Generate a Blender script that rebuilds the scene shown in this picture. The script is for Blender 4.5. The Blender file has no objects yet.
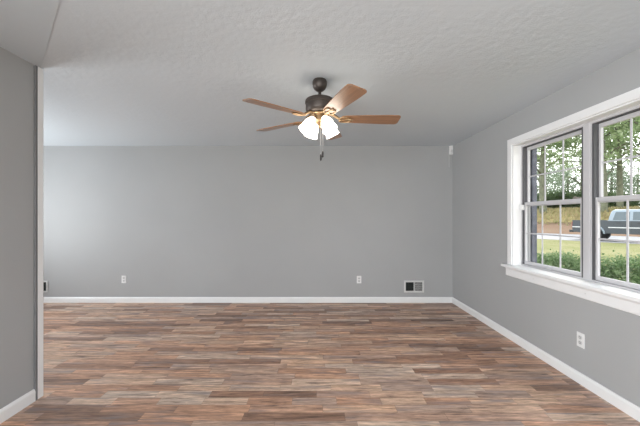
import bpy, bmesh, math, random
from mathutils import Vector, Matrix
random.seed(7)
PI = math.pi
sc = bpy.context.scene
COL = sc.collection

# ------------------------------------------------------------------ camera, world, lights, exposure
EYE = 1.333
F = 310.0
cd = bpy.data.cameras.new('camera')
cd.sensor_width = 36.0
cd.lens = F / 640 * 36
cd.shift_x = 3 / 640
cd.shift_y = 4 / 640
cd.clip_end = 400
cam = bpy.data.objects.new('camera', cd)
cam.location = (0, 0, EYE)
cam.rotation_euler = (PI / 2, 0, 0)
COL.objects.link(cam)
sc.camera = cam

world = bpy.data.worlds.new('overcast_sky')
sc.world = world
world.use_nodes = True
wn = world.node_tree
wn.nodes.clear()
wo = wn.nodes.new('ShaderNodeOutputWorld')
wb = wn.nodes.new('ShaderNodeBackground')
wr = wn.nodes.new('ShaderNodeValToRGB')
wt = wn.nodes.new('ShaderNodeTexCoord')
ws = wn.nodes.new('ShaderNodeSeparateXYZ')
wn.links.new(wt.outputs['Generated'], ws.inputs[0])
wn.links.new(ws.outputs['Z'], wr.inputs[0])
wr.color_ramp.elements[0].color = (1.0, 1.0, 1.0, 1)
wr.color_ramp.elements[1].color = (0.86, 0.93, 1.0, 1)
wn.links.new(wr.outputs[0], wb.inputs[0])
wb.inputs[1].default_value = 3.1
wn.links.new(wb.outputs[0], wo.inputs[0])

sd = bpy.data.lights.new('sun', 'SUN')
sd.energy = 2.5
sd.angle = math.radians(20)
sd.color = (1.0, 0.95, 0.86)
sun = bpy.data.objects.new('sun', sd)
sun.rotation_euler = (math.radians(38), 0, math.radians(150))
COL.objects.link(sun)


def area(name, loc, direction, sx, sy, energy, color=(1, 1, 1), spread=PI):
    l = bpy.data.lights.new(name, 'AREA')
    l.shape = 'RECTANGLE'
    l.size = sx
    l.size_y = sy
    l.energy = energy
    l.color = color
    l.spread = spread
    o = bpy.data.objects.new(name, l)
    o.location = loc
    o.rotation_euler = Vector(direction).to_track_quat('-Z', 'Y').to_euler()
    COL.objects.link(o)
    return o


# added fills behind the camera, and window daylight in the left-hand room
DAY = (0.935, 0.975, 1.0)
area('front_fill_light', (-0.4, -2.9, 1.3), (0.1, 1, 0.45), 2.8, 1.9, 88, DAY)  # fill lamp added to light the room from behind the camera
area('left_window_daylight', (-5.1, 3.1, 1.3), (1, 0, 0.4), 1.7, 1.3, 122, DAY)
area('side_fill_light', (-2.1, -1.5, 1.2), (1, -0.12, 0.55), 1.5, 1.7, 178, DAY)  # fill lamp added to brighten the right wall and ceiling

sc.view_settings.view_transform = 'Standard'
sc.view_settings.look = 'None'
sc.view_settings.exposure = 0.08
sc.view_settings.gamma = 1.0
sc.view_settings.use_curve_mapping = False


# ------------------------------------------------------------------ materials
def nodes_of(name):
    m = bpy.data.materials.new(name)
    m.use_nodes = True
    nt = m.node_tree
    b = nt.nodes['Principled BSDF']
    return m, nt, b


def N(nt, kind, **kw):
    n = nt.nodes.new(kind)
    for k, v in kw.items():
        setattr(n, k, v)
    return n


def math_n(nt, op, a, b=None):
    n = nt.nodes.new('ShaderNodeMath')
    n.operation = op
    for i, v in enumerate((a, b)):
        if v is None:
            continue
        if isinstance(v, (int, float)):
            n.inputs[i].default_value = v
        else:
            nt.links.new(v, n.inputs[i])
    return n.outputs[0]


def ramp(nt, fac, stops):
    r = nt.nodes.new('ShaderNodeValToRGB')
    el = r.color_ramp.elements
    while len(el) < len(stops):
        el.new(0.5)
    for e, (p, c) in zip(el, stops):
        e.position = p
        e.color = (*c, 1)
    nt.links.new(fac, r.inputs[0])
    return r.outputs[0]


def simple(name, c, rough=0.5, metal=0.0, var=0.06, scale=8.0, bump=0.0, bscale=40.0, spec=0.5):
    m, nt, b = nodes_of(name)
    tc = N(nt, 'ShaderNodeTexCoord')
    nz = N(nt, 'ShaderNodeTexNoise')
    nz.inputs['Scale'].default_value = scale
    nz.inputs['Detail'].default_value = 3
    nt.links.new(tc.outputs['Object'], nz.inputs['Vector'])
    lo = tuple(max(0, x * (1 - var)) for x in c)
    hi = tuple(min(1, x * (1 + var)) for x in c)
    nt.links.new(ramp(nt, nz.outputs['Fac'], [(0.3, lo), (0.7, hi)]), b.inputs['Base Color'])
    b.inputs['Roughness'].default_value = rough
    b.inputs['Metallic'].default_value = metal
    b.inputs['Specular IOR Level'].default_value = spec
    if bump:
        n2 = N(nt, 'ShaderNodeTexNoise')
        n2.inputs['Scale'].default_value = bscale
        n2.inputs['Detail'].default_value = 4
        nt.links.new(tc.outputs['Object'], n2.inputs['Vector'])
        bp = N(nt, 'ShaderNodeBump')
        bp.inputs['Strength'].default_value = bump
        bp.inputs['Distance'].default_value = 0.01
        nt.links.new(n2.outputs['Fac'], bp.inputs['Height'])
        nt.links.new(bp.outputs[0], b.inputs['Normal'])
    return m


def ceiling_mat(name, c):
    m, nt, b = nodes_of(name)
    tc = N(nt, 'ShaderNodeTexCoord')
    n1 = N(nt, 'ShaderNodeTexNoise')
    n1.inputs['Scale'].default_value = 20
    n1.inputs['Detail'].default_value = 6
    n1.inputs['Roughness'].default_value = 0.65
    nt.links.new(tc.outputs['Object'], n1.inputs['Vector'])
    n2 = N(nt, 'ShaderNodeTexNoise')
    n2.inputs['Scale'].default_value = 1.1
    n2.inputs['Detail'].default_value = 2
    nt.links.new(tc.outputs['Object'], n2.inputs['Vector'])
    h = math_n(nt, 'MULTIPLY', n1.outputs['Fac'], ramp(nt, n2.outputs['Fac'], [(0.35, (0.25,) * 3), (0.65, (1,) * 3)]))
    bp = N(nt, 'ShaderNodeBump')
    bp.inputs['Strength'].default_value = 0.25
    bp.inputs['Distance'].default_value = 0.02
    nt.links.new(h, bp.inputs['Height'])
    nt.links.new(bp.outputs[0], b.inputs['Normal'])
    b.inputs['Base Color'].default_value = (*c, 1)
    b.inputs['Roughness'].default_value = 0.75
    b.inputs['Specular IOR Level'].default_value = 0.3
    return m


def floor_mat():
    m, nt, b = nodes_of('laminate_planks')
    tc = N(nt, 'ShaderNodeTexCoord')
    sp = N(nt, 'ShaderNodeSeparateXYZ')
    nt.links.new(tc.outputs['Object'], sp.inputs[0])
    W, L = 0.088, 0.52
    v = math_n(nt, 'DIVIDE', sp.outputs['Y'], W)
    row = math_n(nt, 'FLOOR', v)
    fv = math_n(nt, 'FRACT', v)
    w1 = N(nt, 'ShaderNodeTexWhiteNoise', noise_dimensions='1D')
    nt.links.new(row, w1.inputs['W'])
    w1b = N(nt, 'ShaderNodeTexWhiteNoise', noise_dimensions='1D')
    nt.links.new(math_n(nt, 'ADD', row, 91.3), w1b.inputs['W'])
    length = math_n(nt, 'ADD', math_n(nt, 'MULTIPLY', w1b.outputs['Value'], 0.4), L - 0.2)
    u = math_n(nt, 'ADD', math_n(nt, 'DIVIDE', sp.outputs['X'], length), math_n(nt, 'MULTIPLY', w1.outputs['Value'], 7.0))
    colm = math_n(nt, 'FLOOR', u)
    fu = math_n(nt, 'FRACT', u)
    cb = N(nt, 'ShaderNodeCombineXYZ')
    nt.links.new(row, cb.inputs[0])
    nt.links.new(colm, cb.inputs[1])
    w2 = N(nt, 'ShaderNodeTexWhiteNoise', noise_dimensions='2D')
    nt.links.new(cb.outputs[0], w2.inputs['Vector'])
    # grain stretched along the plank, shifted for every plank
    gc = N(nt, 'ShaderNodeCombineXYZ')
    nt.links.new(math_n(nt, 'ADD', math_n(nt, 'MULTIPLY', sp.outputs['X'], 1.6), math_n(nt, 'MULTIPLY', w2.outputs['Value'], 37.0)), gc.inputs[0])
    nt.links.new(math_n(nt, 'MULTIPLY', sp.outputs['Y'], 16.0), gc.inputs[1])
    nt.links.new(math_n(nt, 'MULTIPLY', w2.outputs['Value'], 11.0), gc.inputs[2])
    g = N(nt, 'ShaderNodeTexNoise')
    g.inputs['Scale'].default_value = 2.2
    g.inputs['Detail'].default_value = 7
    g.inputs['Roughness'].default_value = 0.62
    g.inputs['Distortion'].default_value = 0.7
    nt.links.new(gc.outputs[0], g.inputs['Vector'])
    base = ramp(nt, w2.outputs['Value'], FLOOR_TONES)
    grain = ramp(nt, g.outputs['Fac'], [(0.30, (0.22, 0.20, 0.20)), (0.42, (0.72, 0.69, 0.68)), (0.56, (1.06, 1.05, 1.04)), (0.70, (1.55, 1.52, 1.5))])
    mx = N(nt, 'ShaderNodeMix', data_type='RGBA', blend_type='MULTIPLY')
    mx.inputs[0].default_value = 1.0
    nt.links.new(base, mx.inputs[6])
    nt.links.new(grain, mx.inputs[7])
    # fine pores and darker mineral streaks
    fc = N(nt, 'ShaderNodeMapping')
    fc.inputs['Scale'].default_value = (3.0, 3.2, 1.0)
    nt.links.new(gc.outputs[0], fc.inputs[0])
    fg = N(nt, 'ShaderNodeTexNoise')
    fg.inputs['Scale'].default_value = 2.6
    fg.inputs['Detail'].default_value = 6
    fg.inputs['Roughness'].default_value = 0.7
    nt.links.new(fc.outputs[0], fg.inputs['Vector'])
    mf = N(nt, 'ShaderNodeMix', data_type='RGBA', blend_type='MULTIPLY')
    mf.inputs[0].default_value = 1.0
    nt.links.new(mx.outputs[2], mf.inputs[6])
    nt.links.new(ramp(nt, fg.outputs['Fac'], [(0.3, (0.5, 0.46, 0.45)), (0.46, (0.95, 0.94, 0.93)), (0.66, (1.25, 1.25, 1.25))]), mf.inputs[7])
    mx = mf
    # blue-grey smoky streaks
    sm = N(nt, 'ShaderNodeTexNoise')
    sm.inputs['Scale'].default_value = 1.3
    sm.inputs['Detail'].default_value = 4
    nt.links.new(gc.outputs[0], sm.inputs['Vector'])
    m2 = N(nt, 'ShaderNodeMix', data_type='RGBA')
    nt.links.new(ramp(nt, sm.outputs['Fac'], [(0.52, (0, 0, 0)), (0.72, (0.75,) * 3)]), m2.inputs[0])
    nt.links.new(mx.outputs[2], m2.inputs[6])
    m2.inputs[7].default_value = (0.235, 0.205, 0.215, 1)
    # joints
    e1 = math_n(nt, 'LESS_THAN', math_n(nt, 'MINIMUM', fv, math_n(nt, 'SUBTRACT', 1.0, fv)), 0.022)
    e2 = math_n(nt, 'LESS_THAN', math_n(nt, 'MINIMUM', fu, math_n(nt, 'SUBTRACT', 1.0, fu)), 0.0028)
    e = math_n(nt, 'MAXIMUM', e1, e2)
    m3 = N(nt, 'ShaderNodeMix', data_type='RGBA', blend_type='MULTIPLY')
    nt.links.new(math_n(nt, 'MULTIPLY', e, 0.5), m3.inputs[0])
    nt.links.new(m2.outputs[2], m3.inputs[6])
    m3.inputs[7].default_value = (0.35, 0.3, 0.28, 1)
    nt.links.new(m3.outputs[2], b.inputs['Base Color'])
    nt.links.new(ramp(nt, g.outputs['Fac'], [(0.3, (0.5,) * 3), (0.7, (0.4,) * 3)]), b.inputs['Roughness'])
    b.inputs['Specular IOR Level'].default_value = 0.85
    bp = N(nt, 'ShaderNodeBump')
    bp.inputs['Strength'].default_value = 0.12
    bp.inputs['Distance'].default_value = 0.004
    nt.links.new(math_n(nt, 'SUBTRACT', g.outputs['Fac'], e), bp.inputs['Height'])
    nt.links.new(bp.outputs[0], b.inputs['Normal'])
    return m


FLOOR_TONES = [(0.0, (0.251, 0.143, 0.096)), (0.2, (0.398, 0.220, 0.141)), (0.42, (0.592, 0.342, 0.220)),
               (0.62, (0.443, 0.314, 0.251)), (0.82, (0.651, 0.419, 0.282)), (1.0, (0.620, 0.480, 0.383))]


def wood_mat(name, a, c, rough=0.35):
    m, nt, b = nodes_of(name)
    tc = N(nt, 'ShaderNodeTexCoord')
    mp = N(nt, 'ShaderNodeMapping')
    mp.inputs['Scale'].default_value = (3, 40, 40)
    nt.links.new(tc.outputs['Object'], mp.inputs[0])
    g = N(nt, 'ShaderNodeTexNoise')
    g.inputs['Scale'].default_value = 1.5
    g.inputs['Detail'].default_value = 6
    g.inputs['Distortion'].default_value = 0.8
    nt.links.new(mp.outputs[0], g.inputs['Vector'])
    nt.links.new(ramp(nt, g.outputs['Fac'], [(0.3, a), (0.7, c)]), b.inputs['Base Color'])
    b.inputs['Roughness'].default_value = rough
    return m


def leaf_mat(name, tones, transl=0.45):
    m, nt, b = nodes_of(name)
    ge = N(nt, 'ShaderNodeNewGeometry')
    c = ramp(nt, ge.outputs['Random Per Island'], [(i / (len(tones) - 1), t) for i, t in enumerate(tones)])
    nt.links.new(c, b.inputs['Base Color'])
    b.inputs['Roughness'].default_value = 0.6
    b.inputs['Specular IOR Level'].default_value = 0.25
    tr = N(nt, 'ShaderNodeBsdfTranslucent')
    nt.links.new(c, tr.inputs[0])
    mx = N(nt, 'ShaderNodeMixShader')
    mx.inputs[0].default_value = transl
    nt.links.new(b.outputs[0], mx.inputs[1])
    nt.links.new(tr.outputs[0], mx.inputs[2])
    nt.links.new(mx.outputs[0], nt.nodes['Material Output'].inputs[0])
    return m


def ground_mat(name, stops, scale=0.6, detail=8):
    m, nt, b = nodes_of(name)
    tc = N(nt, 'ShaderNodeTexCoord')
    g = N(nt, 'ShaderNodeTexNoise')
    g.inputs['Scale'].default_value = scale
    g.inputs['Detail'].default_value = detail
    g.inputs['Roughness'].default_value = 0.7
    nt.links.new(tc.outputs['Object'], g.inputs['Vector'])
    nt.links.new(ramp(nt, g.outputs['Fac'], stops), b.inputs['Base Color'])
    b.inputs['Roughness'].default_value = 0.9
    b.inputs['Specular IOR Level'].default_value = 0.15
    return m


def glass_mat(name, tint=(1, 1, 1), refl=0.06):
    m, nt, b = nodes_of(name)
    nt.nodes.remove(b)
    t = N(nt, 'ShaderNodeBsdfTransparent')
    t.inputs[0].default_value = (*tint, 1)
    g = N(nt, 'ShaderNodeBsdfGlossy')
    g.inputs['Roughness'].default_value = 0.02
    lw = N(nt, 'ShaderNodeLayerWeight')
    lw.inputs[0].default_value = 0.5
    mx = N(nt, 'ShaderNodeMixShader')
    nt.links.new(math_n(nt, 'ADD', math_n(nt, 'MULTIPLY', math_n(nt, 'POWER', lw.outputs['Facing'], 5.0), 0.6), refl * 0.3), mx.inputs[0])
    nt.links.new(t.outputs[0], mx.inputs[1])
    nt.links.new(g.outputs[0], mx.inputs[2])
    nt.links.new(mx.outputs[0], nt.nodes['Material Output'].inputs[0])
    return m


def glow_mat(name, c, strength):
    m, nt, b = nodes_of(name)
    b.inputs['Base Color'].default_value = (0.9, 0.88, 0.84, 1)
    b.inputs['Roughness'].default_value = 0.3
    lw = N(nt, 'ShaderNodeLayerWeight')
    lw.inputs[0].default_value = 0.3
    nt.links.new(ramp(nt, lw.outputs['Facing'], [(0.0, c), (1.0, tuple(x * 0.75 for x in c))]), b.inputs['Emission Color'])
    b.inputs['Emission Strength'].default_value = strength
    return m


M = {}
M['wall'] = simple('grey_wall_paint', (0.398, 0.402, 0.405), 0.6, var=0.015, scale=2, bump=0.05, bscale=120, spec=0.3)
M['ceiling'] = ceiling_mat('textured_ceiling_paint', (0.60, 0.648, 0.685))
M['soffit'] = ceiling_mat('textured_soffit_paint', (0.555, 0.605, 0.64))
M['trim_shadow'] = simple('trim_shadow_grey', (0.16, 0.16, 0.165), 0.6, var=0.02)  # dark tone of the trim's shaded near face
M['trim'] = simple('white_trim_paint', (0.83, 0.83, 0.83), 0.35, var=0.015)
M['floor'] = floor_mat()
M['vinyl'] = simple('window_vinyl', (0.55, 0.54, 0.555), 0.4, var=0.02)
M['channel'] = simple('dark_channel', (0.09, 0.09, 0.095), 0.6)
M['glass'] = glass_mat('window_glass')
M['latch'] = simple('sash_lock_metal', (0.28, 0.25, 0.22), 0.4, 0.6)
M['plastic'] = simple('white_plastic', (0.78, 0.78, 0.775), 0.35, var=0.02)
M['slot'] = simple('dark_slot', (0.03, 0.03, 0.03), 0.6)
M['receptacle'] = simple('outlet_face_plastic', (0.58, 0.58, 0.58), 0.4, var=0.02)
M['register'] = simple('register_enamel', (0.62, 0.62, 0.61), 0.4, var=0.03)
M['void'] = simple('duct_dark', (0.025, 0.03, 0.028), 0.8)
M['bronze'] = simple('oil_rubbed_bronze', (0.068, 0.055, 0.048), 0.42, 0.55, var=0.15)
M['brass'] = simple('antique_brass', (0.27, 0.18, 0.10), 0.38, 0.8, var=0.2, scale=30)
M['blade'] = wood_mat('fan_blade_walnut', (0.20, 0.09, 0.035), (0.38, 0.185, 0.08), 0.36)
M['blade'].node_tree.nodes['Principled BSDF'].inputs['Coat Weight'].default_value = 0.75
M['blade'].node_tree.nodes['Principled BSDF'].inputs['Coat Roughness'].default_value = 0.38
M['shade'] = glow_mat('frosted_lit_glass', (1.0, 0.92, 0.80), 7.0)
M['bulb'] = glow_mat('lit_bulb', (1.0, 0.85, 0.62), 14.0)
M['chain'] = simple('chain_metal', (0.6, 0.58, 0.55), 0.35, 0.8)
M['fob'] = simple('dark_fob', (0.03, 0.025, 0.022), 0.4)
M['brick'] = simple('exterior_brick', (0.10, 0.105, 0.13), 0.85, var=0.3, scale=12, bump=0.3, bscale=20)
M['lawn'] = ground_mat('lawn_ground', [(0.25, (0.109, 0.131, 0.040)), (0.45, (0.160, 0.167, 0.066)), (0.6, (0.211, 0.200, 0.099)), (0.8, (0.145, 0.160, 0.055))], 0.45)
M['road'] = ground_mat('pale_road', [(0.3, (0.278, 0.278, 0.288)), (0.7, (0.354, 0.354, 0.364))], 1.5)
M['bank'] = ground_mat('bank_ground', [(0.3, (0.228, 0.158, 0.095)), (0.5, (0.297, 0.240, 0.114)), (0.7, (0.316, 0.278, 0.120))], 0.35)
M['dirt'] = ground_mat('bare_dirt', [(0.3, (0.202, 0.126, 0.086)), (0.6, (0.232, 0.162, 0.111)), (0.8, (0.213, 0.192, 0.091))], 0.8)
M['field'] = ground_mat('field_ground', [(0.3, (0.081, 0.101, 0.036)), (0.7, (0.152, 0.156, 0.061))], 0.5)
M['grass'] = leaf_mat('grass_blades', [(0.120, 0.150, 0.043), (0.181, 0.190, 0.073), (0.224, 0.215, 0.103)], 0.3)
M['drygrass'] = leaf_mat('dry_grass_blades', [(0.335, 0.261, 0.150), (0.372, 0.328, 0.169), (0.254, 0.268, 0.113)], 0.3)
M['leafa'] = leaf_mat('leaves_light', [(0.190, 0.280, 0.115), (0.284, 0.378, 0.186), (0.362, 0.431, 0.258), (0.221, 0.310, 0.152)])
M['leafb'] = leaf_mat('leaves_mid', [(0.159, 0.246, 0.119), (0.248, 0.340, 0.169), (0.318, 0.399, 0.239)])
M['leafc'] = leaf_mat('leaves_dark', [(0.038, 0.072, 0.026), (0.069, 0.114, 0.042), (0.107, 0.159, 0.060)])
M['leafd'] = leaf_mat('leaves_far_haze', [(0.185, 0.246, 0.164), (0.246, 0.307, 0.211), (0.301, 0.362, 0.273)])  # pale tone puts distance haze into the leaf colour
M['leafs'] = leaf_mat('leaves_shrub', [(0.086, 0.156, 0.058), (0.154, 0.241, 0.099), (0.240, 0.327, 0.167), (0.189, 0.265, 0.128)])
M['bark'] = simple('tree_bark', (0.13, 0.14, 0.09), 0.9, var=0.35, scale=3)
M['paint'] = simple('truck_slate_paint', (0.055, 0.066, 0.08), 0.32, 0.2, var=0.03)
M['skytint_flare'] = simple('truck_sky_tint_flare_paint', (0.24, 0.29, 0.34), 0.3, 0.2, var=0.03)  # pale cab tone carries sky reflection; the flares share it
M['carglass'] = simple('truck_dark_glass', (0.09, 0.12, 0.14), 0.06, 0.0, var=0.0)
M['tyre'] = simple('tyre_rubber', (0.025, 0.025, 0.028), 0.8)
M['rim'] = simple('wheel_alloy', (0.42, 0.43, 0.45), 0.35, 0.7)
M['stripe'] = simple('pale_stripe', (0.62, 0.64, 0.66), 0.35)
M['tail'] = simple('tail_lamp_red', (0.35, 0.03, 0.025), 0.25)
M['blackplastic'] = simple('black_plastic', (0.03, 0.03, 0.033), 0.5)
M['headlamp'] = simple('head_lamp_clear', (0.7, 0.72, 0.74), 0.15)


# ------------------------------------------------------------------ mesh helpers
class MB:
    def __init__(s):
        s.bm = bmesh.new()

    def box(s, a, b, mi=0):
        x0, y0, z0 = (min(p, q) for p, q in zip(a, b))
        x1, y1, z1 = (max(p, q) for p, q in zip(a, b))
        v = [s.bm.verts.new(p) for p in ((x0, y0, z0), (x1, y0, z0), (x1, y1, z0), (x0, y1, z0), (x0, y0, z1), (x1, y0, z1), (x1, y1, z1), (x0, y1, z1))]
        for f in ((3, 2, 1, 0), (4, 5, 6, 7), (0, 1, 5, 4), (1, 2, 6, 5), (2, 3, 7, 6), (3, 0, 4, 7)):
            s.bm.faces.new([v[i] for i in f]).material_index = mi
        return s

    def prism(s, pts, off, mi=0):
        off = Vector(off)
        a = [s.bm.verts.new(Vector(p)) for p in pts]
        b = [s.bm.verts.new(Vector(p) + off) for p in pts]
        s.bm.faces.new(a[::-1]).material_index = mi
        s.bm.faces.new(b).material_index = mi
        n = len(a)
        for i in range(n):
            s.bm.faces.new((a[i], a[(i + 1) % n], b[(i + 1) % n], b[i])).material_index = mi
        return s

    def rings(s, rings, cap=True, closed=True):
        R = [[s.bm.verts.new(p) for p in r] for r in rings]
        n = len(R[0])
        for i in range(len(R) - 1):
            for j in range(n if closed else n - 1):
                k = (j + 1) % n
                s.bm.faces.new((R[i][j], R[i][k], R[i + 1][k], R[i + 1][j]))
        if cap:
            s.bm.faces.new(R[0][::-1])
            s.bm.faces.new(R[-1])
        return s

    def lathe(s, prof, mat=None, n=32, cap=True, ruffle=None):
        mat = mat or Matrix()
        rr = []
        for i, (r, z) in enumerate(prof):
            ring = []
            for k in range(n):
                t = 2 * PI * k / n
                q = r * (1 + (ruffle(i / (len(prof) - 1), t) if ruffle else 0))
                ring.append(mat @ Vector((q * math.cos(t), q * math.sin(t), z)))
            rr.append(ring)
        return s.rings(rr, cap)

    def tube(s, pts, r, n=8):
        pts = [Vector(p) for p in pts]
        rad = r if isinstance(r, (list, tuple)) else [r] * len(pts)
        rr = []
        for i, p in enumerate(pts):
            d = (pts[min(i + 1, len(pts) - 1)] - pts[max(i - 1, 0)]).normalized()
            a = d.cross(Vector((0.13, 0.97, 0.21))).normalized()
            b = d.cross(a)
            rr.append([p + (a * math.cos(2 * PI * k / n) + b * math.sin(2 * PI * k / n)) * rad[i] for k in range(n)])
        return s.rings(rr)

    def leaf(s, p, size, rnd):
        d = Vector((rnd.gauss(0, 1), rnd.gauss(0, 1), rnd.gauss(0, 0.7))).normalized()
        e = d.cross(Vector((rnd.gauss(0, 1), rnd.gauss(0, 1), rnd.gauss(0, 1)))).normalized()
        p = Vector(p)
        a, b = d * size, e * size * 0.55
        up = d.cross(e) * size * 0.18
        v = [s.bm.verts.new(q) for q in (p - a, p - b + up, p + a, p + b + up)]
        s.bm.faces.new((v[0], v[1], v[2]))
        s.bm.faces.new((v[0], v[2], v[3]))

    def build(s, name, mats, parent=None, bevel=0, smooth=False, seg=2, mat=None):
        bmesh.ops.recalc_face_normals(s.bm, faces=s.bm.faces) if not name.startswith(('foliage', 'grass', 'leaves')) else None
        me = bpy.data.meshes.new(name)
        s.bm.to_mesh(me)
        s.bm.free()
        o = bpy.data.objects.new(name, me)
        COL.objects.link(o)
        for m in (mats if isinstance(mats, (list, tuple)) else [mats]):
            me.materials.append(m)
        if smooth:
            me.shade_smooth()
            if smooth != 'all':
                me.set_sharp_from_angle(angle=math.radians(35))
        if bevel:
            bv = o.modifiers.new('bevel', 'BEVEL')
            bv.width = bevel
            bv.segments = seg
            bv.limit_method = 'ANGLE'
        if parent:
            o.parent = parent
        if mat is not None:
            o.matrix_local = mat
        return o


def tag(o, label, cat, group=None, kind=None):
    o['label'] = label
    o['category'] = cat
    if group:
        o['group'] = group
    if kind:
        o['kind'] = kind
    return o


def structure(o, label, cat):
    return tag(o, label, cat, kind='structure')


def empty(name, loc=(0, 0, 0), rz=0):
    o = bpy.data.objects.new(name, None)
    o.empty_display_size = 0.1
    o.location = loc
    o.rotation_euler = (0, 0, rz)
    COL.objects.link(o)
    return o


def copy_tree(o, parent=None):
    c = o.copy()
    COL.objects.link(c)
    if parent:
        c.parent = parent
    for ch in list(o.children):
        copy_tree(ch, c)
    return c


# ------------------------------------------------------------------ room shell
XR, YB, ZC = 2.112, 4.833, 2.44
XL, XLL, YF, YE = -2.055, -5.2, -3.0, 2.30
# window opening in the right wall
WY0, WY1, WZ0, WZ1 = 1.70, 3.349, 0.80, 2.11

structure(MB().box((XLL - .12, YF - .12, -.04), (XR + .2, YB + .12, 0)).build('floor', M['floor']), 'brown and grey multi-tone wood laminate plank floor', 'floor')
structure(MB().box((XLL - .12, YF - .12, ZC), (XR + .2, YB + .12, ZC + .12)).build('ceiling', M['ceiling']), 'textured light grey ceiling', 'ceiling')
structure(MB().box((XLL - .12, YB, 0), (XR + .2, YB + .12, ZC)).build('wall_back', M['wall']), 'plain grey back wall opposite the viewer', 'wall')
b = MB()
for (y0, y1, z0, z1) in ((YF, WY0, 0, ZC), (WY1, YB, 0, ZC), (WY0, WY1, 0, WZ0), (WY0, WY1, WZ1, ZC)):
    b.box((XR, y0, z0), (XR + .195, y1, z1))
structure(b.build('wall_right', M['wall']), 'grey right wall with the white double window', 'wall')
b = MB()
for (y0, y1, z0, z1) in ((YF, WY0 + .02, -.04, ZC + .12), (WY1 - .02, YB + .3, -.04, ZC + .12), (WY0 + .02, WY1 - .02, -.04, WZ0 - .01), (WY0 + .02, WY1 - .02, WZ1, ZC + .12)):
    b.box((XR + .2, y0, z0), (XR + .25, y1, z1))
structure(b.build('wall_exterior', M['brick']), 'dark exterior facing around the outside of the window', 'wall')
structure(MB().box((XL - .115, YF, 0), (XL, -2.35, ZC)).box((XL - .115, -.65, 0), (XL, YE, ZC)).box((XL - .115, -2.35, 2.1), (XL, -.65, ZC)).build('wall_left', M['wall']), 'grey wall end at the left edge, nearest the viewer', 'wall')  # gap behind the camera added for the side fill
structure(MB().box((XLL - .12, YF, 0), (XLL, YB, ZC)).build('wall_side', M['wall']), 'grey far left wall hidden behind the wall end', 'wall')
structure(MB().box((XLL, 0.8, 0), (XL - .115, 0.92, ZC)).build('wall_inner', M['wall']), 'grey inner wall of the left room hidden behind the wall end', 'wall')
b = MB()
for (x0, x1, z0, z1) in ((XL, -1.9, 0, ZC), (1.7, XR, 0, ZC), (-1.9, 1.7, 0, .35), (-1.9, 1.7, 2.35, ZC)):  # wide unseen opening added for the front fill
    b.box((x0, YF - .12, z0), (x1, YF, z1))
structure(b.build('wall_front', M['wall']), 'grey wall behind the viewer with a wide opening', 'wall')

# lowered textured ceiling patch at the upper left
zz = ZC - .003
pts = [(XL, YE, zz), (-1.985, 2.24, zz), (-1.307, 1.577, zz), (-0.3, 0.59, zz), (-0.3, -1.0, zz), (XL, -1.0, zz)]
structure(MB().prism(pts, (0, 0, .003)).build('trim_2', M['soffit']), 'slightly lowered rough ceiling patch above the left wall end', 'ceiling patch')

structure(MB().box((XL, 2.246, 0), (XL + .0155, 2.266, ZC - .006)).build('trim_shadow_strip', M['trim_shadow'], bevel=.004), 'thin grey strip standing for the shaded near face of the white corner trim', 'trim')  # dark colour stands for shade on the trim's near face
# corner trim at the end of the left wall
b = MB().prism([(XL, 2.266, 0), (XL + .016, 2.266, 0), (XL + .016, YE + .012, 0), (XL, YE + .012, 0)], (0, 0, ZC - .006))
b.box((XL - .06, YE, 0), (XL, YE + .012, ZC - .006))
structure(b.build('trim_1', M['trim'], bevel=.002), 'narrow white corner trim running up the end of the left wall', 'trim')


def base_profile(o2, along):
    # list of (out, z) for the baseboard section
    return [(0, 0), (.016, 0), (.016, .066), (.011, .079), (.006, .086), (0, .086)]


def baseboard(name, p0, p1, out, label):
    p0, p1, out = Vector(p0), Vector(p1), Vector(out)
    pts = [p0 + out * a + Vector((0, 0, z)) for a, z in base_profile(0, 0)]
    structure(MB().prism(pts, p1 - p0).build(name, M['trim']), label, 'baseboard')


baseboard('baseboard_back', (XLL, YB, 0), (XR, YB, 0), (0, -1, 0), 'white baseboard along the back wall')
baseboard('baseboard_right', (XR, YF, 0), (XR, YB - .016, 0), (-1, 0, 0), 'white baseboard along the right wall under the window')
baseboard('baseboard_left', (XL, -.65, 0), (XL, 2.246, 0), (1, 0, 0), 'white baseboard on the wall end at the left edge')

# ------------------------------------------------------------------ window
win = structure(empty('window_1', (XR, (WY0 + WY1) / 2, WZ0)), 'white double window of two double-hung units with grilles in the right wall', 'window')
wl = Matrix.Translation(-win.location)


def wpart(mb, name, mats, parent=win, **kw):
    o = mb.build(name, mats, parent, **kw)
    if parent is win:
        o.matrix_local = wl
    return o


XF0, XF1 = XR + .085, XR + .150           # frame, inside face to outside face
b = MB()
cw = .068
b.box((XR - .016, WY1, WZ0 + .015), (XR, WY1 + cw, WZ1 + cw))
b.box((XR - .016, WY0 - cw, WZ0 + .015), (XR, WY0, WZ1 + cw))
b.box((XR - .016, WY0, WZ1), (XR, WY1, WZ1 + cw))
wpart(b, 'casing', M['trim'], bevel=.003)
b = MB()
b.box((XR, WY1 - .012, WZ0 + .015), (XF0, WY1, WZ1))
b.box((XR, WY0, WZ0 + .015), (XF0, WY0 + .012, WZ1))
b.box((XR, WY0 + .012, WZ1 - .012), (XF0, WY1 - .012, WZ1))
wpart(b, 'jamb', M['trim'])
b = MB()
b.box((XR - .06, WY0 - .12, WZ0 - .014), (XR, WY1 + .12, WZ0 + .015))
b.box((XR, WY0, WZ0 - .0), (XF0 + .01, WY1, WZ0 + .015))
wpart(b, 'sill', M['trim'], bevel=.006)
b = MB()
b.prism([(XR, WY0 - .09, .69), (XR - .014, WY0 - .09, .69), (XR - .018, WY0 - .09, .70), (XR - .018, WY0 - .09, .765), (XR - .03, WY0 - .09, .786), (XR, WY0 - .09, .786)], (0, WY1 - WY0 + .18, 0))
wpart(b, 'apron', M['trim'])
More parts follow.
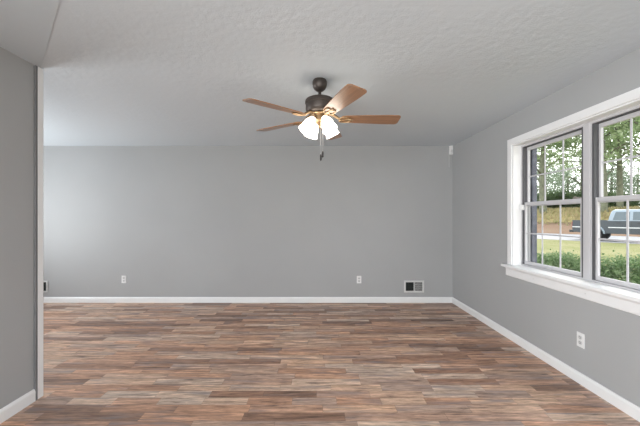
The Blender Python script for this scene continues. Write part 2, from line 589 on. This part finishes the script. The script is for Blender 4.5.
b = MB()
for yy in (3.0, 2.42, 1.95):
    b.lathe([(.004, 0), (.004, .002)], Matrix.Translation((XR - .018, yy, .735)) @ Matrix.Rotation(-PI / 2, 4, 'Y'), 10)
wpart(b, 'nail_cover', M['register'])

units = ((2.546, WY1 - .012), (WY0 + .012, 2.496))
ZB, ZT, ZM = WZ0 + .015, WZ1 - .012, 1.467
wpart(MB().box((XF0 - .002, 2.496, ZB), (XF0 + .036, 2.546, ZT)), 'mullion', M['vinyl'], bevel=.003)
wpart(MB().box((XF0 + .036, 2.482, ZB), (XF1, 2.560, ZT)), 'mullion_cover', M['channel'])
for (ya, yb) in units:
    b = MB()
    # jambs made of two lips with a dark balance channel between them
    for (y0, sgn) in ((ya, 1), (yb, -1)):
        b.box((XF0, y0, ZB), (XF0 + .036, y0 + sgn * .014, ZT))
        b.box((XF0 + .005, y0 + sgn * .014, ZB), (XF1 - .01, y0 + sgn * .034, ZT), 1)
    b.box((XF0, ya + .014, ZT - .018), (XF1, yb - .014, ZT))
    b.box((XF0 + .012, ya + .014, ZT - .024), (XF1 - .02, yb - .014, ZT - .018), 1)
    b.box((XF0, ya + .014, ZB), (XF1, yb - .014, ZB + .016))
    wpart(b, 'window_frame', [M['vinyl'], M['channel']])
    i0, i1 = ya + .035, yb - .035
    for which in ('upper_sash', 'lower_sash'):
        if which == 'upper_sash':
            x0, x1, z0, z1 = XF0 + .038, XF0 + .060, ZM - .02, ZT - .026
        else:
            x0, x1, z0, z1 = XF0 + .012, XF0 + .034, ZB + .018, ZM + .022
        st, rl = .021, .034
        b = MB()
        b.box((x0, i0, z0), (x1, i0 + st, z1))
        b.box((x0, i1 - st, z0), (x1, i1, z1))
        b.box((x0, i0 + st, z0), (x1, i1 - st, z0 + rl))
        b.box((x0, i0 + st, z1 - rl), (x1, i1 - st, z1))
        s_ = wpart(b, which, M['vinyl'], bevel=.003)
        xm = x1 - .004
        g0, g1, h0, h1 = i0 + st, i1 - st, z0 + rl, z1 - rl
        MB().box((xm - .002, g0, h0), (xm + .002, g1, h1)).build('pane', M['glass'], s_)
        b = MB()
        for k in (1, 2):
            yy = g0 + (g1 - g0) * k / 3
            b.box((xm - .009, yy - .0065, h0), (xm - .003, yy + .0065, h1))
        hz = (h0 + h1) / 2
        b.box((xm - .0085, g0, hz - .0065), (xm - .0035, g1, hz + .0065))
        b.build('grille', M['vinyl'], s_)
        if which == 'lower_sash':
            b = MB().box((x0 + .002, ya + .075, z1), (x1 + .01, ya + .135, z1 + .012))
            b.box((x0 - .012, ya + .10, z1 + .004), (x0 + .01, ya + .112, z1 + .018))
            b.build('sash_lock', M['latch'], s_, bevel=.003)
            MB().box((x0 - .012, (i0 + i1) / 2 - .03, z0 + .004), (x0, (i0 + i1) / 2 + .03, z0 + .012)).build('finger_lift', M['vinyl'], s_, bevel=.002)
# small white stop at the left of the meeting rail
wpart(MB().box((XF0 - .022, WY1 - .05, ZM - .06), (XF0 + .012, WY1 - .014, ZM - .005)), 'sash_stop', M['plastic'], bevel=.004)


# ------------------------------------------------------------------ ceiling fan
FX, FY = .022, 2.507
fan = tag(empty('ceiling_fan', (FX, FY, ZC)), 'dark bronze ceiling fan with five wooden blades and four lit glass shades', 'ceiling fan')
RZ = lambda a: Matrix.Rotation(a, 4, 'Z')
MB().lathe([(.030, 0), (.052, 0), (.055, -.008), (.0585, -.014), (.059, -.036), (.055, -.056), (.045, -.074), (.030, -.087), (.018, -.093), (.012, -.093)], n=40).build('canopy', M['bronze'], fan, smooth=True)
MB().lathe([(.012, -.085), (.012, -.118), (.020, -.130), (.022, -.14), (.02, -.152)], n=24).build('downrod', M['bronze'], fan, smooth=True)
MB().lathe([(.02, -.138), (.045, -.142), (.088, -.150), (.110, -.160), (.118, -.174), (.118, -.192), (.113, -.197), (.114, -.236), (.106, -.258), (.090, -.270), (.07, -.275), (.03, -.276)], n=48).build('motor_housing', M['bronze'], fan, smooth=True)
MB().lathe([(.03, -.275), (.075, -.2755), (.080, -.281), (.074, -.287), (.060, -.292), (.050, -.298), (.050, -.325), (.054, -.330), (.050, -.340), (.036, -.352), (.022, -.360), (.012, -.372), (.012, -.384), (.003, -.392)], n=40).build('light_fitter', M['brass'], fan, smooth=True)

ZBL = -.315
th0 = .051


def blade_outline():
    r0, r1 = .185, .652
    up = []
    for i in range(15):
        t = i / 14
        up.append((r0 + (r1 - .03 - r0) * t, .048 + (.071 - .048) * min(1, t * 1.25) ** .7))
    for k in range(1, 7):
        a = PI / 2 * k / 6
        up.append((r1 - .03 + .03 * math.sin(a) + .0, .041 + .03 * math.cos(a)))
    lo = [(x, -y) for x, y in up[::-1]]
    root = [(r0 - .012, -.03), (r0 - .016, 0), (r0 - .012, .03)]
    return up + lo + root


proto = None
for k in range(5):
    a = th0 - k * 2 * PI / 5
    if proto is None:
        pit = Matrix.Rotation(math.radians(-11), 4, 'X')
        out = blade_outline()
        pts = [pit @ Vector((x, y, 0)) for x, y in out]
        off = pit @ Vector((0, 0, .007))
        bl = MB().prism(pts, off).build('blade', M['blade'], fan, bevel=.0015)
        # bracket: arm from the motor plus a two-looped plate under the blade root
        mb = MB()
        mb.tube([(.072, 0, .044), (.11, 0, .036), (.14, 0, .016), (.165, 0, .002), (.20, 0, -.004)], [.013, .012, .011, .010, .008], 10)
        for sy in (1, -1):
            ring = [pit @ Vector((.205 + .045 * math.cos(t), sy * .022 + .018 * math.sin(t), -.004)) for t in [2 * PI * i / 20 for i in range(21)]]
            mb.tube(ring, .005, 6)
        mb.tube([pit @ Vector((.16, 0, -.003)), pit @ Vector((.27, 0, -.004))], .006, 6)
        br = mb.build('blade_bracket', M['brass'], bl, smooth=True)
        br['label'] = 'antique brass looped blade bracket'
        proto = bl
        o = bl
    else:
        o = proto.copy()
        COL.objects.link(o)
        for ch in list(proto.children):
            c = ch.copy()
            COL.objects.link(c)
            c.parent = o
    o.matrix_local = Matrix.Translation((0, 0, ZBL)) @ RZ(a)

# four bell shades
protos = None
for az in (215, 125, 305, 35):
    if protos is None:
        tilt = Matrix.Rotation(math.radians(-33), 4, 'Y')
        base = Matrix.Translation((.066, 0, -.322)) @ tilt @ Matrix.Scale(.92, 4)
        prof = [(.020, .004), (.026, 0), (.030, -.012), (.040, -.030), (.050, -.055), (.054, -.080), (.055, -.100), (.058, -.122), (.065, -.138)]
        inner = [(r - .003, z) for r, z in prof[::-1]]
        ruf = lambda u, t: .035 * max(0, (u if u < .5 else 1 - u) * 2 - .55) * math.cos(8 * t)
        sh = MB().lathe(prof + inner, base, 48, cap=False, ruffle=ruf).build('lamp_shade', M['shade'], fan, smooth='all')
        sh['label'] = 'glowing frosted glass bell shade'
        mb = MB().tube([(.040, 0, -.308), (.050, 0, -.304), (.058, 0, -.308), tuple(base @ Vector((0, 0, .0)))], [.009, .009, .009, .012], 10)
        mb.lathe([(.012, .016), (.024, .012), (.026, -.006), (.024, -.008)], base, 20)
        mb.build('shade_holder', M['brass'], sh, smooth=True)
        MB().lathe([(.004, -.012), (.013, -.014), (.014, -.030), (.024, -.055), (.028, -.075), (.022, -.095), (.005, -.104)], base, 20).build('bulb', M['bulb'], sh, smooth='all')
        protos = sh
        o = sh
    else:
        o = protos.copy()
        COL.objects.link(o)
        for ch in list(protos.children):
            c = ch.copy()
            COL.objects.link(c)
            c.parent = o
    o.matrix_local = RZ(math.radians(az))

for (px, top, bot) in ((.008, -.375, -.605), (.024, -.345, -.580)):
    ch = MB().tube([(px, -.03, top), (px, -.03, bot)], .0010, 6).build('pull_chain', M['chain'], fan)
    MB().lathe([(.002, 0), (.006, -.004), (.0075, -.02), (.0075, -.046), (.003, -.052)], Matrix.Translation((px, -.03, bot)), 12).build('chain_fob', M['fob'], ch, smooth=True)


# ------------------------------------------------------------------ outlets, registers, sensor
def make_outlet():
    # local frame: plate in the xz plane, facing -y
    t = empty('wall_outlet')
    MB().box((-.036, -.006, -.058), (.036, 0, .058)).build('cover_plate', M['plastic'], t, bevel=.003)
    for dz in (-.021, .021):
        pts = []
        for k in range(24):
            a = 2 * PI * k / 24
            pts.append((.0175 * math.cos(a), -.0061, dz + max(-.0135, min(.0135, .0175 * math.sin(a)))))
        r = MB().prism(pts, (0, -.002, 0)).build('receptacle', M['receptacle'], t)
        s = MB()
        s.box((-.0075, -.0083, dz - .001), (-.0048, -.008, dz + .008))
        s.box((.0048, -.0083, dz - .001), (.0075, -.008, dz + .007))
        s.box((-.003, -.0083, dz - .0105), (.003, -.008, dz - .005))
        s.build('slots', M['slot'], r)
    MB().lathe([(.0035, 0), (.0035, .0012)], Matrix.Translation((0, -.006, 0)) @ Matrix.Rotation(PI / 2, 4, 'X'), 12).build('screw', M['register'], t)
    return t


ou = make_outlet()
spots = (((-3.009, YB, .362), 0, 'white outlet at left on the back wall above the baseboard'),
         ((.655, YB, .357), 0, 'white outlet on the back wall right of centre, left of the vent'),
         ((XR, 2.48, .349), -PI / 2, 'white duplex outlet on the right wall under the window'))
for i, (p, rz, lab) in enumerate(spots):
    o = ou if i == 0 else copy_tree(ou)
    o.location = p
    o.rotation_euler = (0, 0, rz)
    tag(o, lab, 'outlet', 'wall outlets')


def make_register(dark_side=0):
    t = empty('wall_vent')
    w, h = .312, .186
    b = MB()
    f = .026
    b.box((0, -.012, 0), (f, 0, h))
    b.box((w - f, -.012, 0), (w, 0, h))
    b.box((f, -.012, 0), (w - f, 0, f))
    b.box((f, -.012, h - f), (w - f, 0, h))
    b.box((w / 2 - .007, -.012, f), (w / 2 + .007, 0, h - f))
    b.build('vent_frame', M['register'], t, bevel=.004)
    MB().box((f, -.002, f), (w - f, -.0005, h - f)).build('duct_opening', M['void'], t)
    for side in (0, 1):
        x0, x1 = (f, w / 2 - .007) if side == 0 else (w / 2 + .007, w - f)
        b = MB()
        if side == dark_side:      # vanes turned away, coloured dark for the shade between them
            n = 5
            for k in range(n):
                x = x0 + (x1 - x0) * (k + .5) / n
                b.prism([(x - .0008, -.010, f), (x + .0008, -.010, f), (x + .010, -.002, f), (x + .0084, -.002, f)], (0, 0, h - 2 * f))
        else:
            n = 9
            for k in range(n):
                x = x0 + (x1 - x0) * (k + .5) / n
                b.prism([(x - .0045, -.009, f), (x - .003, -.009, f), (x + .004, -.0025, f), (x + .0025, -.0025, f)], (0, 0, h - 2 * f))
        for k in (1, 2, 3):
            z = f + (h - 2 * f) * k / 4
            b.box((x0, -.011, z - .0015), (x1, -.0095, z + .0015))
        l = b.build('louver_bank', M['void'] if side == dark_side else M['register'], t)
        l['label'] = 'louvers of one half coloured dark for shade' if side == dark_side else 'pale louvers of one half'
    MB().box((w - .017, -.02, h * .35), (w - .009, -.012, h * .65)).build('damper_lever', M['register'], t, bevel=.002)
    return t


rg = make_register()
for i, (x, lab) in enumerate(((1.356, 'white two-panel floor-level vent near the right corner of the back wall'), (-4.502, 'white vent at far left of the back wall half hidden by the corner trim'))):
    o = rg if i == 0 else make_register(1)
    o.location = (x, YB, .157)
    tag(o, lab, 'vent', 'wall vents')

sn = tag(empty('motion_sensor', (2.088, YB, 2.30)), 'small white sensor box high in the right corner of the back wall', 'sensor')
MB().box((-.033, -.045, 0), (.02, 0, .138)).build('sensor_case', M['plastic'], sn, bevel=.006)
MB().box((-.02, -.049, .03), (.008, -.044, .075)).build('sensor_lens', M['register'], sn, bevel=.002)
MB().tube([(-.03, -.004, .004), (-.031, -.004, -.08), (-.03, -.004, -.19)], .003, 6).build('sensor_cable', M['register'], sn)

# ------------------------------------------------------------------ outdoors
P0 = Vector((13.85, 20.1, 0))
Nn = Vector((.837, .547, 0))
Rr = Vector((.547, -.837, 0))
GZ = -.06


def at(u, t, z=0):
    return P0 + Nn * u + Rr * t + Vector((0, 0, GZ + z))


def bank_z(u):
    if u <= 8:
        return 0
    v = min(1, (u - 8) / 10)
    return 2.1 * (v * v * (3 - 2 * v)) ** .8


def strip(name, us, mat, label, cat, bump=0, t0=-75, t1=45, dt=2.0):
    bm = bmesh.new()
    rows = []
    n = int((t1 - t0) / dt)
    rnd = random.Random(3)
    for u in us:
        rows.append([bm.verts.new(at(u, t0 + dt * i, bank_z(u) + (rnd.uniform(-bump, bump) if us[0] < u < us[-1] else 0))) for i in range(n + 1)])
    low = []
    for a, c in zip(rows, rows[1:]):
        for i in range(n):
            bm.faces.new((a[i], a[i + 1], c[i + 1], c[i]))
    # thickness: a flat underside
    g = bmesh.ops.extrude_face_region(bm, geom=bm.faces[:])
    bmesh.ops.translate(bm, verts=[v for v in g['geom'] if isinstance(v, bmesh.types.BMVert)], vec=(0, 0, -.15))
    b = MB()
    b.bm.free()
    b.bm = bm
    o = b.build(name, mat, smooth='all')
    return structure(o, label, cat)


structure(MB().prism([tuple(at(-34, -75)), tuple(at(-34, 45)), tuple(at(0, 45)), tuple(at(0, -75))], (0, 0, -.15)).build('lawn', M['lawn']), 'yellow-green front lawn between the house and the road', 'lawn')
structure(MB().prism([tuple(at(0, -75, .012)), tuple(at(0, 45, .012)), tuple(at(8, 45, .012)), tuple(at(8, -75, .012))], (0, 0, -.16)).build('road', M['road']), 'pale grey road beyond the lawn', 'road')
strip('dirt_verge', [8, 9, 10, 11, 12], M['dirt'], 'reddish bare dirt verge beyond the road', 'verge', .03)
strip('embankment', [12, 13, 14, 15, 16, 17, 18, 20, 23], M['bank'], 'dry grassy bank rising beyond the road', 'bank', .06)
strip('field', [23, 30, 45, 70, 110], M['field'], 'dark green ground under the trees', 'ground', .1)


def grass(name, us, ts, n, h, mat, label, seed):
    rnd = random.Random(seed)
    b = MB()
    for _ in range(n):
        u, t = rnd.uniform(*us), rnd.uniform(*ts)
        p = at(u, t, bank_z(u) - .01)
        for k in range(3):
            a = rnd.uniform(0, 2 * PI)
            hh = h * rnd.uniform(.5, 1.2)
            q = p + Vector((rnd.uniform(-.06, .06), rnd.uniform(-.06, .06), 0))
            d = Vector((math.cos(a), math.sin(a), 0)) * hh * .16
            lean = Vector((rnd.uniform(-1, 1), rnd.uniform(-1, 1), 0)) * hh * .4
            v = [b.bm.verts.new(x) for x in (q - d, q + d, q + lean + Vector((0, 0, hh)))]
            b.bm.faces.new(v)
    return tag(b.build(name, mat), label, 'grass', kind='stuff')


grass('grass', (-15, -.2), (-14, 6), 5000, .035, M['grass'], 'short yellow-green grass growing on the lawn', 1)
grass('grass', (11, 22), (-40, 8), 7000, .35, M['drygrass'], 'tall dry tan grass on the bank beyond the road', 2)


# trees
def crown(b, c, rad, clumps, per, size, rnd, spread=.75, low=-1.0):
    for _ in range(clumps):
        while True:
            q = Vector((rnd.uniform(-1, 1), rnd.uniform(-1, 1), rnd.uniform(low, 1)))
            if q.length < 1:
                break
        cc = Vector(c) + Vector((q.x * rad[0], q.y * rad[1], q.z * rad[2]))
        for _ in range(per):
            p = cc + Vector((rnd.gauss(0, spread), rnd.gauss(0, spread), rnd.gauss(0, spread * .55)))
            b.leaf(p, size * rnd.uniform(.6, 1.3), rnd)


def make_tree(name, mat, h, tr, rad, cz, clumps, per, size, seed, spread=.75, low=-1):
    rnd = random.Random(seed)
    t = empty(name)
    lean = Vector((rnd.uniform(-.3, .3), rnd.uniform(-.3, .3), 0))
    pts = [Vector((0, 0, -.3)), Vector((0, 0, .25)), lean * .3 + Vector((0, 0, h * .3)), lean + Vector((0, 0, h * .6)), lean * 1.5 + Vector((0, 0, h * .9))]
    MB().tube(pts, [tr * 1.5, tr * 1.1, tr * .9, tr * .6, tr * .2], 10).build('trunk', M['bark'], t, smooth='all')
    for k in range(7):
        a = k * 2.4 + rnd.uniform(-.4, .4)
        z0 = h * (.28 + .07 * k)
        L = rad[0] * rnd.uniform(.6, .95)
        d = Vector((math.cos(a), math.sin(a), 0))
        p0 = lean * (.3 + .1 * k) + Vector((0, 0, z0))
        MB().tube([p0, p0 + d * L * .45 + Vector((0, 0, L * .3)), p0 + d * L * .8 + Vector((0, 0, L * .36)), p0 + d * L + Vector((0, 0, L * .26))], [tr * .32, tr * .22, tr * .13, .015], 6).build('branch', M['bark'], t, smooth='all')
    b = MB()
    crown(b, (0, 0, cz), rad, clumps, per, size, rnd, spread, low)
    b.build('foliage', mat, t)
    return t


def pxpos(px, Y):
    return Vector((Y * (px - 317) / F, Y, 0))


def put(o, px, Y, rz=0, scale=1.0):
    p = pxpos(px, Y)
    u = (p - P0).dot(Nn)
    o.location = (p.x, p.y, GZ + bank_z(u))
    o.rotation_euler = (0, 0, rz)
    o.scale = (scale,) * 3
    return o


grp = 'trees beyond the road'
ta = make_tree('leafy_tree', M['leafa'], 11, .32, (4.2, 4.2, 3.6), 8.2, 46, 60, .17, 11, .55)
tb = make_tree('leafy_tree', M['leafb'], 12, .25, (4.0, 4.0, 4.0), 8.6, 44, 60, .17, 12, .55)
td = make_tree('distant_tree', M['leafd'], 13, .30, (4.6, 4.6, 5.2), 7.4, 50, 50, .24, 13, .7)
plan = (
    (ta, 603, 29, 0.0, 1.0, 'light green leafy tree whose trunk shows left of centre in the right window unit'),
    (tb, 620, 30, 0.4, 1.0, 'mid green leafy tree whose trunk shows right of centre in the right window unit'),
    (None, 543, 33, 1.2, 1.0, 'light green leafy tree left of the middle of the left window unit'),
    (None, 533, 35, 2.1, 1.02, 'light green leafy tree at the left edge of the left window unit'),
    (None, 583, 37, 3.0, .95, 'leafy tree behind the mullion between the two window units'),
    (None, 648, 27, 4.0, 1.0, 'light green leafy tree at the right edge of the right window unit'),
)
srcs = [ta, tb, ta, tb, ta, ta]
for i, (o, px, Y, rz, s_, lab) in enumerate(plan):
    if o is None:
        o = copy_tree(srcs[i])
    put(o, px, Y, rz, s_)
    tag(o, lab, 'tree', grp)
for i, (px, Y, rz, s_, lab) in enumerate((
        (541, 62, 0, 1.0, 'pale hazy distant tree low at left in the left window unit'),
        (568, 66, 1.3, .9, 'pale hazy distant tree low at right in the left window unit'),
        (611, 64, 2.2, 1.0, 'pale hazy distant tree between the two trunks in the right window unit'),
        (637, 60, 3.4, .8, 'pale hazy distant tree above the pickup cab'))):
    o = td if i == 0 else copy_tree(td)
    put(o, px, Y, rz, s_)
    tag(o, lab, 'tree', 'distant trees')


def make_bush(name, mat, rad, clumps, per, size, seed, spread):
    rnd = random.Random(seed)
    t = empty(name)
    b = MB()
    for k in range(6):
        a = rnd.uniform(0, 2 * PI)
        b.tube([(0, 0, -.05), (math.cos(a) * rad[0] * .3, math.sin(a) * rad[1] * .3, rad[2] * .8), (math.cos(a) * rad[0] * .55, math.sin(a) * rad[1] * .55, rad[2] * 1.5)], [.02 * rad[2] + .008, .015 * rad[2] + .005, .004], 6)
    b.build('stems', M['bark'], t)
    b = MB()
    crown(b, (0, 0, rad[2]), rad, clumps, per, size, rnd, spread, -.9)
    b.build('foliage', mat, t)
    return t


bu = make_bush('dark_bush', M['leafc'], (2.0, 2.0, 1.15), 40, 60, .13, 21, .4)
places = ('at the left edge of the left window unit', 'left of centre in the left window unit', 'at the centre of the left window unit', 'right of centre in the left window unit', 'behind the mullion between the units', 'above the pickup bed', 'behind the front of the pickup cab', 'behind the right edge of the pickup cab')
for i, px in enumerate((526, 540, 553, 567, 582, 598, 616, 634)):
    o = bu if i == 0 else copy_tree(bu)
    put(o, px, 39 - i * .6, i * 1.3, (1.0, .9, 1.05, .95, 1.0, .9, .85, .8)[i])
    tag(o, 'dark green bush on the bank ' + places[i], 'bush', 'bushes on the bank')

shb = make_bush('garden_shrub', M['leafs'], (.40, .30, .46), 90, 110, .017, 31, .075)
for i, (x, y, sz, lab) in enumerate((
        (3.2, 4.75, 1.0, 'green leafy shrub outside at the left edge of the left window unit'),
        (3.2, 4.28, 1.02, 'green leafy shrub outside the middle of the left window unit'),
        (3.2, 3.82, 1.04, 'green leafy shrub outside the left window unit, right next to the mullion'),
        (3.2, 3.38, 1.08, 'green leafy shrub outside the right window unit, right next to the mullion'),
        (3.2, 2.96, 1.12, 'green leafy shrub outside at the right edge of the right window unit'))):
    o = shb if i == 0 else copy_tree(shb)
    o.location = (x, y, GZ)
    o.rotation_euler = (0, 0, PI * (i % 2))
    o.scale = (1.0, 1.0, sz)
    tag(o, lab, 'shrub', 'shrubs outside the window')

# ------------------------------------------------------------------ pickup truck (tail at x = 0, near side at y = 0, faces +x)
T0 = 2.0
tp = at(.55, T0, .012)
truck = tag(empty('pickup_truck', tuple(tp), math.atan2(Rr.y, Rr.x)), 'dark slate grey pickup truck parked on the road seen through the right window unit', 'truck')
TW = 1.78
# body side profile (closed polygon) with wheel arches, extruded over the width
wx, wx2, wr = .98, 4.30, .37


def arch(cx, r, z0):
    return [(cx - r * math.cos(PI * k / 12), z0 + r * math.sin(PI * k / 12)) for k in range(13)]


prof = [(0.03, .52)] + arch(wx, .46, .45) + arch(wx2, .46, .45) + [(5.12, .42), (5.22, .55), (5.2, .92), (5.05, 1.02), (4.0, 1.12), (3.78, 1.16), (1.62, 1.16), (1.60, 1.18), (0.02, 1.18), (0.0, .75)]
MB().prism([(x, 0.0, z) for x, z in prof], (0, TW, 0)).build('body', M['paint'], truck, bevel=.03, seg=3, smooth=True)
# bed opening lining
MB().box((.10, .10, 1.175), (1.52, TW - .10, 1.187)).build('bed_floor', M['blackplastic'], truck)
MB().box((0, .02, 1.18), (1.56, .09, 1.2)).box((0, TW - .09, 1.18), (1.56, TW - .02, 1.2)).build('bed_rail', M['blackplastic'], truck, bevel=.005)
# cab greenhouse: lofted, narrower at the roof
low = [(1.64, 1.15), (3.86, 1.15)]
cab = MB()


def cab_ring(x0, x1, inset, z):
    return [(x0, inset, z), (x1, inset, z), (x1, TW - inset, z), (x0, TW - inset, z)]


cab.rings([cab_ring(1.62, 3.92, .01, 1.14), cab_ring(1.66, 3.62, .06, 1.40), cab_ring(1.74, 3.30, .13, 1.70), cab_ring(1.86, 3.12, .20, 1.80)])
cab_o = cab.build('cab', M['skytint_flare'], truck, bevel=.05, seg=3, smooth=True)  # reflected sky is put into the cab colour
cab_o['label'] = 'upper cab with pale blue-grey sky reflection in its colour'


def side_y(z):
    return .01 + (z - 1.14) / .26 * .05 if z < 1.4 else .06 + (z - 1.4) / .3 * .07


def side_pane(x0b, x1b, x0t, x1t):
    zb, zt = 1.22, 1.66
    for sgn in (0, 1):
        b = MB()
        q = []
        for (x, z) in ((x0b, zb), (x1b, zb), (x1t, zt), (x0t, zt)):
            y = side_y(z) - .012
            q.append((x, y if sgn == 0 else TW - y, z))
        b.prism(q, (0, .02 if sgn == 0 else -.02, 0))
        b.build('side_window', M['carglass'], truck, bevel=.008)


side_pane(1.82, 2.50, 1.93, 2.50)
side_pane(2.62, 3.52, 2.62, 3.20)
b = MB()
b.prism([(3.80, .16, 1.22), (3.80, TW - .16, 1.22), (3.36, TW - .24, 1.67), (3.36, .24, 1.67)], (.03, 0, .01))
b.build('windshield', M['carglass'], truck)
MB().prism([(1.645, .2, 1.24), (1.645, TW - .2, 1.24), (1.72, TW - .26, 1.64), (1.72, .26, 1.64)], (-.015, 0, 0)).build('rear_window', M['carglass'], truck)
for sgn in (0, 1):
    y = -.012 if sgn == 0 else TW + .012
    for (xa, xb) in ((.02, .45), (1.64, 3.88)):
        MB().box((xa, y, .77), (xb, y + (.02 if sgn == 0 else -.02), .82)).build('side_stripe', M['stripe'], truck, bevel=.004)  # pale strip standing proud along the body side
    for cx in (wx, wx2):
        o_, i_ = arch(cx, .53, .43), arch(cx, .45, .43)[::-1]
        MB().prism([(x, -.05 if sgn == 0 else TW + .05, z) for x, z in o_ + i_], (0, .08 if sgn == 0 else -.08, 0)).build('fender_flare', M['skytint_flare'], truck, bevel=.015)
        wc = Matrix.Translation((cx, .11 if sgn == 0 else TW - .11, wr)) @ Matrix.Rotation(PI / 2 if sgn == 0 else -PI / 2, 4, 'X')
        ty = MB().lathe([(.20, -.10), (.33, -.11), (.365, -.085), (.37, 0), (.365, .085), (.33, .11), (.20, .10)], wc, 32).build('tire', M['tyre'], truck, smooth=True)
        rim = MB().lathe([(.02, .085), (.07, .085), (.09, .07), (.20, .075), (.225, .108), (.235, .108), (.235, .05), (.02, .05)], wc, 32)
        for k in range(5):
            a = 2 * PI * k / 5
            q0, q1 = wc @ Vector((.06 * math.cos(a), .06 * math.sin(a), .09)), wc @ Vector((.21 * math.cos(a), .21 * math.sin(a), .095))
            rim.tube([q0, q1], .03, 6)
        rim.build('rim', M['rim'], ty, smooth=True)
    for hx in (1.98, 2.80):
        MB().box((hx, y, 1.04), (hx + .17, y - (.025 if sgn == 0 else -.025), 1.07)).build('door_handle', M['blackplastic'], truck, bevel=.006)
    for dx in (2.56, 3.62):
        MB().box((dx, -.003 if sgn == 0 else TW + .003, .55), (dx + .012, .01 if sgn == 0 else TW - .01, 1.15)).build('door_seam', M['blackplastic'], truck)
    MB().box((3.35, -.2 if sgn == 0 else TW + .2, 1.2), (3.47, 0 if sgn == 0 else TW, 1.36)).build('side_mirror', M['blackplastic'], truck, bevel=.02)
    MB().box((-.012, .02 if sgn == 0 else TW - .02, .82), (.06, .14 if sgn == 0 else TW - .14, 1.1)).build('tail_lamp', M['tail'], truck, bevel=.01)
    MB().box((5.0, .05 if sgn == 0 else TW - .05, .78), (5.215, .35 if sgn == 0 else TW - .35, .95)).build('head_lamp', M['headlamp'], truck, bevel=.02)
b = MB().box((-.14, -.0, .47), (.06, TW, .62))
b.build('rear_bumper', M['blackplastic'], truck, bevel=.02)
MB().box((5.1, 0, .42), (5.3, TW, .62)).build('front_bumper', M['blackplastic'], truck, bevel=.03)
MB().box((5.15, .42, .68), (5.235, TW - .42, .92)).build('front_grille', M['blackplastic'], truck, bevel=.01)
